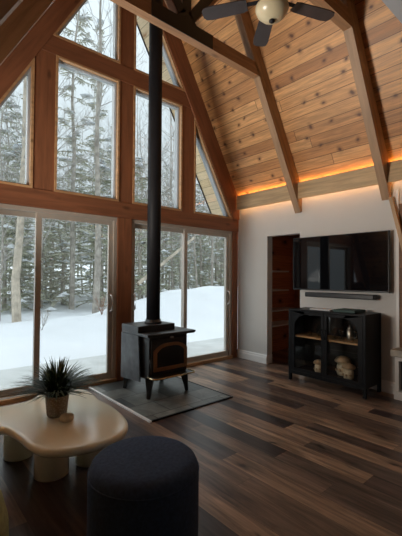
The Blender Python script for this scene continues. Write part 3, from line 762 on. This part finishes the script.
def mesh_np(name, V, F, mat, parent):
    me = bpy.data.meshes.new(name); me.from_pydata(V, [], F); me.materials.append(mat)
    o = bpy.data.objects.new(name, me); C.objects.link(o)
    if parent is not None: o.parent = parent
    return o
def add_tube(V, F, p, q, r0, r1, seg=4):
    d = (q - p).normalized(); u = d.cross(Vector((.3, .1, 1)) if abs(d.z) < .95 else Vector((1, 0, 0))).normalized(); w = d.cross(u); b = len(V)
    for c, r in ((p, r0), (q, r1)):
        for k in range(seg):
            a = k * 2 * PI / seg; V.append(tuple(c + (u * math.cos(a) + w * math.sin(a)) * r))
    for k in range(seg): F.append((b + k, b + (k + 1) % seg, b + seg + (k + 1) % seg, b + seg + k))
def conifer(H, spread, dens, mat, rnd, label, bare_low=.05):
    t = thing('evergreen_tree', label, 'tree', (0, 0, 0), 'snowy evergreens outside')
    V, F = [], []; tr = .045 + H * .004
    seg = 7; pts = [Vector((rnd.uniform(-.04, .04) * k, rnd.uniform(-.04, .04) * k, H * k / seg)) for k in range(seg + 1)]
    for k in range(seg): add_tube(V, F, pts[k], pts[k + 1], tr * (1 - k / seg) + .008, tr * (1 - (k + 1) / seg) + .008, 7)
    NV, NF = [], []; SV, SF = [], []
    z = H * bare_low
    while z < H * .985:
        f = z / H; L = spread * (1 - f) ** .75 + .12
        for b in range(5 if f < .85 else 4):
            if rnd.random() > dens: continue
            a = rnd.uniform(0, 2 * PI); l = L * rnd.uniform(.65, 1.15); dr = rnd.uniform(.15, .45) * (1 - f) - .1 * f
            ca, sa = math.cos(a), math.sin(a); z0 = z + rnd.uniform(-.12, .12)
            def P(u): return Vector((ca * l * u, sa * l * u, z0 - dr * l * u * u * 1.6 + .18 * l * u))
            add_tube(V, F, P(0), P(.5), .014, .010, 3); add_tube(V, F, P(.5), P(1), .010, .004, 3)
            ns = max(3, int(l / .07))
            for s in range(ns):
                u = .12 + .88 * (s + rnd.random() * .6) / ns; p = P(min(u, 1)); sl = (.30 * (1 - u * .55)) * rnd.uniform(.6, 1.2)
                for sd in (-1, 1):
                    dv = Vector((ca * .7 - sa * sd * .8, sa * .7 + ca * sd * .8, -rnd.uniform(.05, .65))).normalized() * sl
                    wv = Vector((rnd.uniform(-1, 1), rnd.uniform(-1, 1), rnd.uniform(-.5, .5))).normalized() * .020
                    i = len(NV); NV += [tuple(p - wv), tuple(p + wv), tuple(p + dv * .7 + wv * .9), tuple(p + dv), tuple(p + dv * .7 - wv * .9)]; NF.append((i, i + 1, i + 2, i + 3, i + 4))
            if rnd.random() < .33:
                n_ = rnd.randint(1, 3)
                for q in range(n_):
                    u = rnd.uniform(.35, .95); p = P(u) + Vector((0, 0, .03)); rr = rnd.uniform(.06, .20); i = len(SV)
                    for kk in range(6):
                        aa = kk * PI / 3; SV.append((p.x + rr * 1.3 * math.cos(aa), p.y + rr * math.sin(aa), p.z + rnd.uniform(-.03, .0)))
                    SV.append((p.x, p.y, p.z + rr * .5)); SF += [(i + kk, i + (kk + 1) % 6, i + 6) for kk in range(6)]; SF.append(tuple(i + kk for kk in range(5, -1, -1)))
        z += .30 if f < .8 else .2
    mesh_np('trunk', V, F, M['bark'], t); mesh_np('foliage', NV, NF, mat, t); mesh_np('snow_cover', SV, SF, M['snow'], t)['kind'] = 'stuff'
    return t
def bare(H, rnd, label, mat, group, spreadf=1.0, low=.25, name='bare_tree', tr=.07):
    t = thing(name, label, 'tree', (0, 0, 0), group); V, F = [], []
    TV, TF = [], []
    n = 9; pts = [Vector((0, 0, 0))]
    for k in range(1, n + 1): pts.append(Vector((pts[-1].x + rnd.uniform(-.10, .10), pts[-1].y + rnd.uniform(-.10, .10), H * k / n)))
    for k in range(n): add_tube(TV, TF, pts[k], pts[k + 1], tr * (1 - .9 * k / n), tr * (1 - .9 * (k + 1) / n), 8)
    def br(p, d, L, r, dep):
        q = p
        for s in range(3):
            d2 = (d + Vector((rnd.uniform(-.2, .2), rnd.uniform(-.2, .2), rnd.uniform(-.05, .2)))).normalized(); q2 = q + d2 * L / 3
            add_tube(V, F, q, q2, r * (1 - s * .25), r * (1 - (s + 1) * .25), 3)
            if dep > 0:
                for _ in range(rnd.randint(1, 2)):
                    e = (d2 + Vector((rnd.uniform(-.9, .9), rnd.uniform(-.9, .9), rnd.uniform(-.2, .6)))).normalized(); br(q2, e, L * rnd.uniform(.4, .6), r * .55, dep - 1)
            q = q2; d = d2
    for k in range(int(H * 2.4)):
        u = low + (1 - low) * rnd.random(); i = min(n - 1, int(u * n)); p = pts[i].lerp(pts[i + 1], u * n - i); a = rnd.uniform(0, 2 * PI)
        br(p, Vector((math.cos(a), math.sin(a), rnd.uniform(.3, 1.1))).normalized(), (1 - u) * 2.3 * spreadf + .6, .022 * (1.2 - u), 2)
    mesh_np('trunk', TV, TF, mat, t); mesh_np('branches', V, F, M['twig'], t)
    return t
rnd = random.Random(11)
LE = 'snow dusted evergreen tree in the dense wood behind the snowbank'
LO = 'thin leafless tree in the wood behind the snowbank'
LV = 'sparse olive green evergreen with open branches in the wood outside'
protos = [conifer(6.2, 1.25, .9, M['needle'], rnd, LE), conifer(8.5, 1.5, .75, M['needle'], rnd, LE), conifer(4.8, 1.2, .95, M['needle2'], rnd, LV, .03),
          conifer(13.5, 1.5, .42, M['needle2'], rnd, LV, .05)]
protos[2]['group'] = protos[3]['group'] = 'olive evergreens outside'
bares = [bare(11, rnd, LO, M['bark'], 'leafless trees outside'), bare(9, rnd, LO, M['bark'], 'leafless trees outside', .8, .08, tr=.045), bare(13, rnd, LO, M['bark'], 'leafless trees outside', .7, .15, tr=.055)]
used = set(); placed = []
cam0 = Vector((-4.307, -4.057))
def spot(y0, y1):
    for _ in range(400):
        y = rnd.uniform(y0, y1); D = y - cam0.y
        x = cam0.x + D * rnd.uniform(.08, 1.35)
        if all((x - a) ** 2 + (y - b) ** 2 > 1.1 for a, b in placed): placed.append((x, y)); return x, y
    return None
def plant(P, loc, rz, sc):
    if P.name not in used:
        used.add(P.name); P.location = loc; P.rotation_euler = (0, 0, rz); P.scale = (sc, sc, sc); return P
    return copy_tree(P, loc, rz, sc)
for k in range(96):
    s = spot(8.2, 15) if k < 36 else spot(14, 34)
    if not s: continue
    P = protos[k % 4]
    plant(P, (s[0], s[1], gz(*s) - .08), rnd.uniform(0, 6.28), rnd.uniform(.8, 1.12))
for k in range(64):
    s = spot(8.0, 22)
    if not s: continue
    plant(bares[k % 3], (s[0], s[1], gz(*s) - .08), rnd.uniform(0, 6.28), rnd.uniform(.8, 1.15))
# single trees with a look of their own
b = bare(11.5, rnd, 'pale barked leafless tree standing left in the left glass door', M['birch'], None, .8, .3, 'pale_tree', tr=.13); b.location = (-1.45, 7.3, gz(-1.45, 7.3) - .05)
b = bare(12.5, rnd, 'tall leafless tree whose forked crown shows in the topmost left window', M['bark'], None, 1.3, .5, 'forked_tree', tr=.12); b.location = (.75, 6.9, gz(.75, 6.9) - .05)
# fallen log and weeds on the snowbank
def weed(x, y, h, n, label, mat):
    t = thing('dead_weed', label, 'weed', (x, y, gz(x, y) - .02)); V, F = [], []
    for _ in range(n):
        a = rnd.uniform(0, 6.28); q = Vector((0, 0, 0)); d = Vector((math.cos(a) * .35, math.sin(a) * .35, 1)).normalized()
        for s in range(4):
            q2 = q + d * h / 4 * rnd.uniform(.7, 1.1); add_tube(V, F, q, q2, .006, .005, 3); d = (d + Vector((rnd.uniform(-.35, .35), rnd.uniform(-.35, .35), 0))).normalized()
            e = (d + Vector((rnd.uniform(-.8, .8), rnd.uniform(-.8, .8), .1))).normalized(); add_tube(V, F, q2, q2 + e * .12, .004, .003, 3); q = q2
    mesh_np('stems', V, F, mat, t)
weed(.05, 5.0, .55, 9, 'rusty dead weed poking from the snowbank in the right pane of the left glass door', M['plastic'])
weed(.55, 5.1, .6, 7, 'grey leafless weed on the snowbank beside the rusty one', M['twig'])
weed(-1.6, 4.6, .45, 5, 'small grey weed on the low snow at the far left', M['twig'])
V, F = [], []; add_tube(V, F, Vector((2.6, 7.4, 1.0)), Vector((5.4, 7.6, 2.9)), .07, .05, 8)
o = mesh_np('fallen_log', V, F, M['birch'], None); tag(o, 'pale fallen trunk leaning among the trees behind the tall snowbank', 'log'); local_top(o, (2.6, 7.4, 1.0))

# ------------------------------------------------------------------ light
w = bpy.data.worlds.new('overcast'); S.world = w; w.use_nodes = True
wt = w.node_tree; bg = wt.nodes['Background']
tc = wt.nodes.new('ShaderNodeTexCoord'); sp = wt.nodes.new('ShaderNodeSeparateXYZ'); wt.links.new(tc.outputs['Generated'], sp.inputs[0])
mr = wt.nodes.new('ShaderNodeMapRange'); wt.links.new(sp.outputs[2], mr.inputs[0]); mr.inputs[1].default_value = 0; mr.inputs[2].default_value = 1
mr.inputs[3].default_value = WORLD * .55; mr.inputs[4].default_value = WORLD * 1.5; wt.links.new(mr.outputs[0], bg.inputs[1])
bg.inputs[0].default_value = (.84, .92, 1.0, 1)
S.cycles.diffuse_bounces = 8; S.cycles.max_bounces = 16; S.cycles.transparent_max_bounces = 24
sl = bpy.data.lights.new('daylight_boost', 'SUN'); sl.energy = SUN; sl.angle = math.radians(80); sl.color = (.93, .96, 1.0)  # added wide sun lamp, strengthens the overcast daylight entering the windows
so = bpy.data.objects.new('daylight_boost', sl); C.objects.link(so); so.location = (0, 12, 12)
so.rotation_euler = Vector((.12, -math.cos(math.radians(38)), -math.sin(math.radians(38)))).to_track_quat('-Z', 'Y').to_euler()
def area(name, loc, rot, sx, sy, power, col):
    l = bpy.data.lights.new(name, 'AREA'); l.shape = 'RECTANGLE'; l.size = sx; l.size_y = sy; l.energy = power; l.color = col
    o = bpy.data.objects.new(name, l); C.objects.link(o); o.location = loc; o.rotation_euler = rot; return o

ll = area('fill_light', (-4.6, -1.10, 1.38), Vector((1, -.32, .75)).to_track_quat('-Z', 'Y').to_euler(), .6, .5, FILL, (1.0, .93, .84)); ll.data.spread = math.radians(120)  # added fill light out of view on the left, lifts the ceiling
# ------------------------------------------------------------------ camera
cd = bpy.data.cameras.new('camera'); cam = bpy.data.objects.new('camera', cd); C.objects.link(cam); S.camera = cam
fpx, ccx, ccy = 363., 201., 268.
vx = Vector((620 - ccx, -(279 - ccy), -fpx)); vy = Vector((-113 - ccx, -(274 - ccy), -fpx))
ex = vx.normalized(); ey = (vy - ex * vy.dot(ex)).normalized(); ez = ex.cross(ey)
Rm = Matrix((ex, ey, ez)).to_4x4()
Rm.translation = Vector((-4.307, -4.057, 1.30)); cam.matrix_world = Rm
cd.sensor_fit = 'VERTICAL'; cd.sensor_height = 36; cd.lens = fpx * 36 / 536; cd.clip_start = .02; cd.clip_end = 300
S.view_settings.view_transform = 'Standard'; S.view_settings.look = 'None'; S.view_settings.gamma = 1; S.view_settings.use_curve_mapping = False
S.view_settings.exposure = EXPO
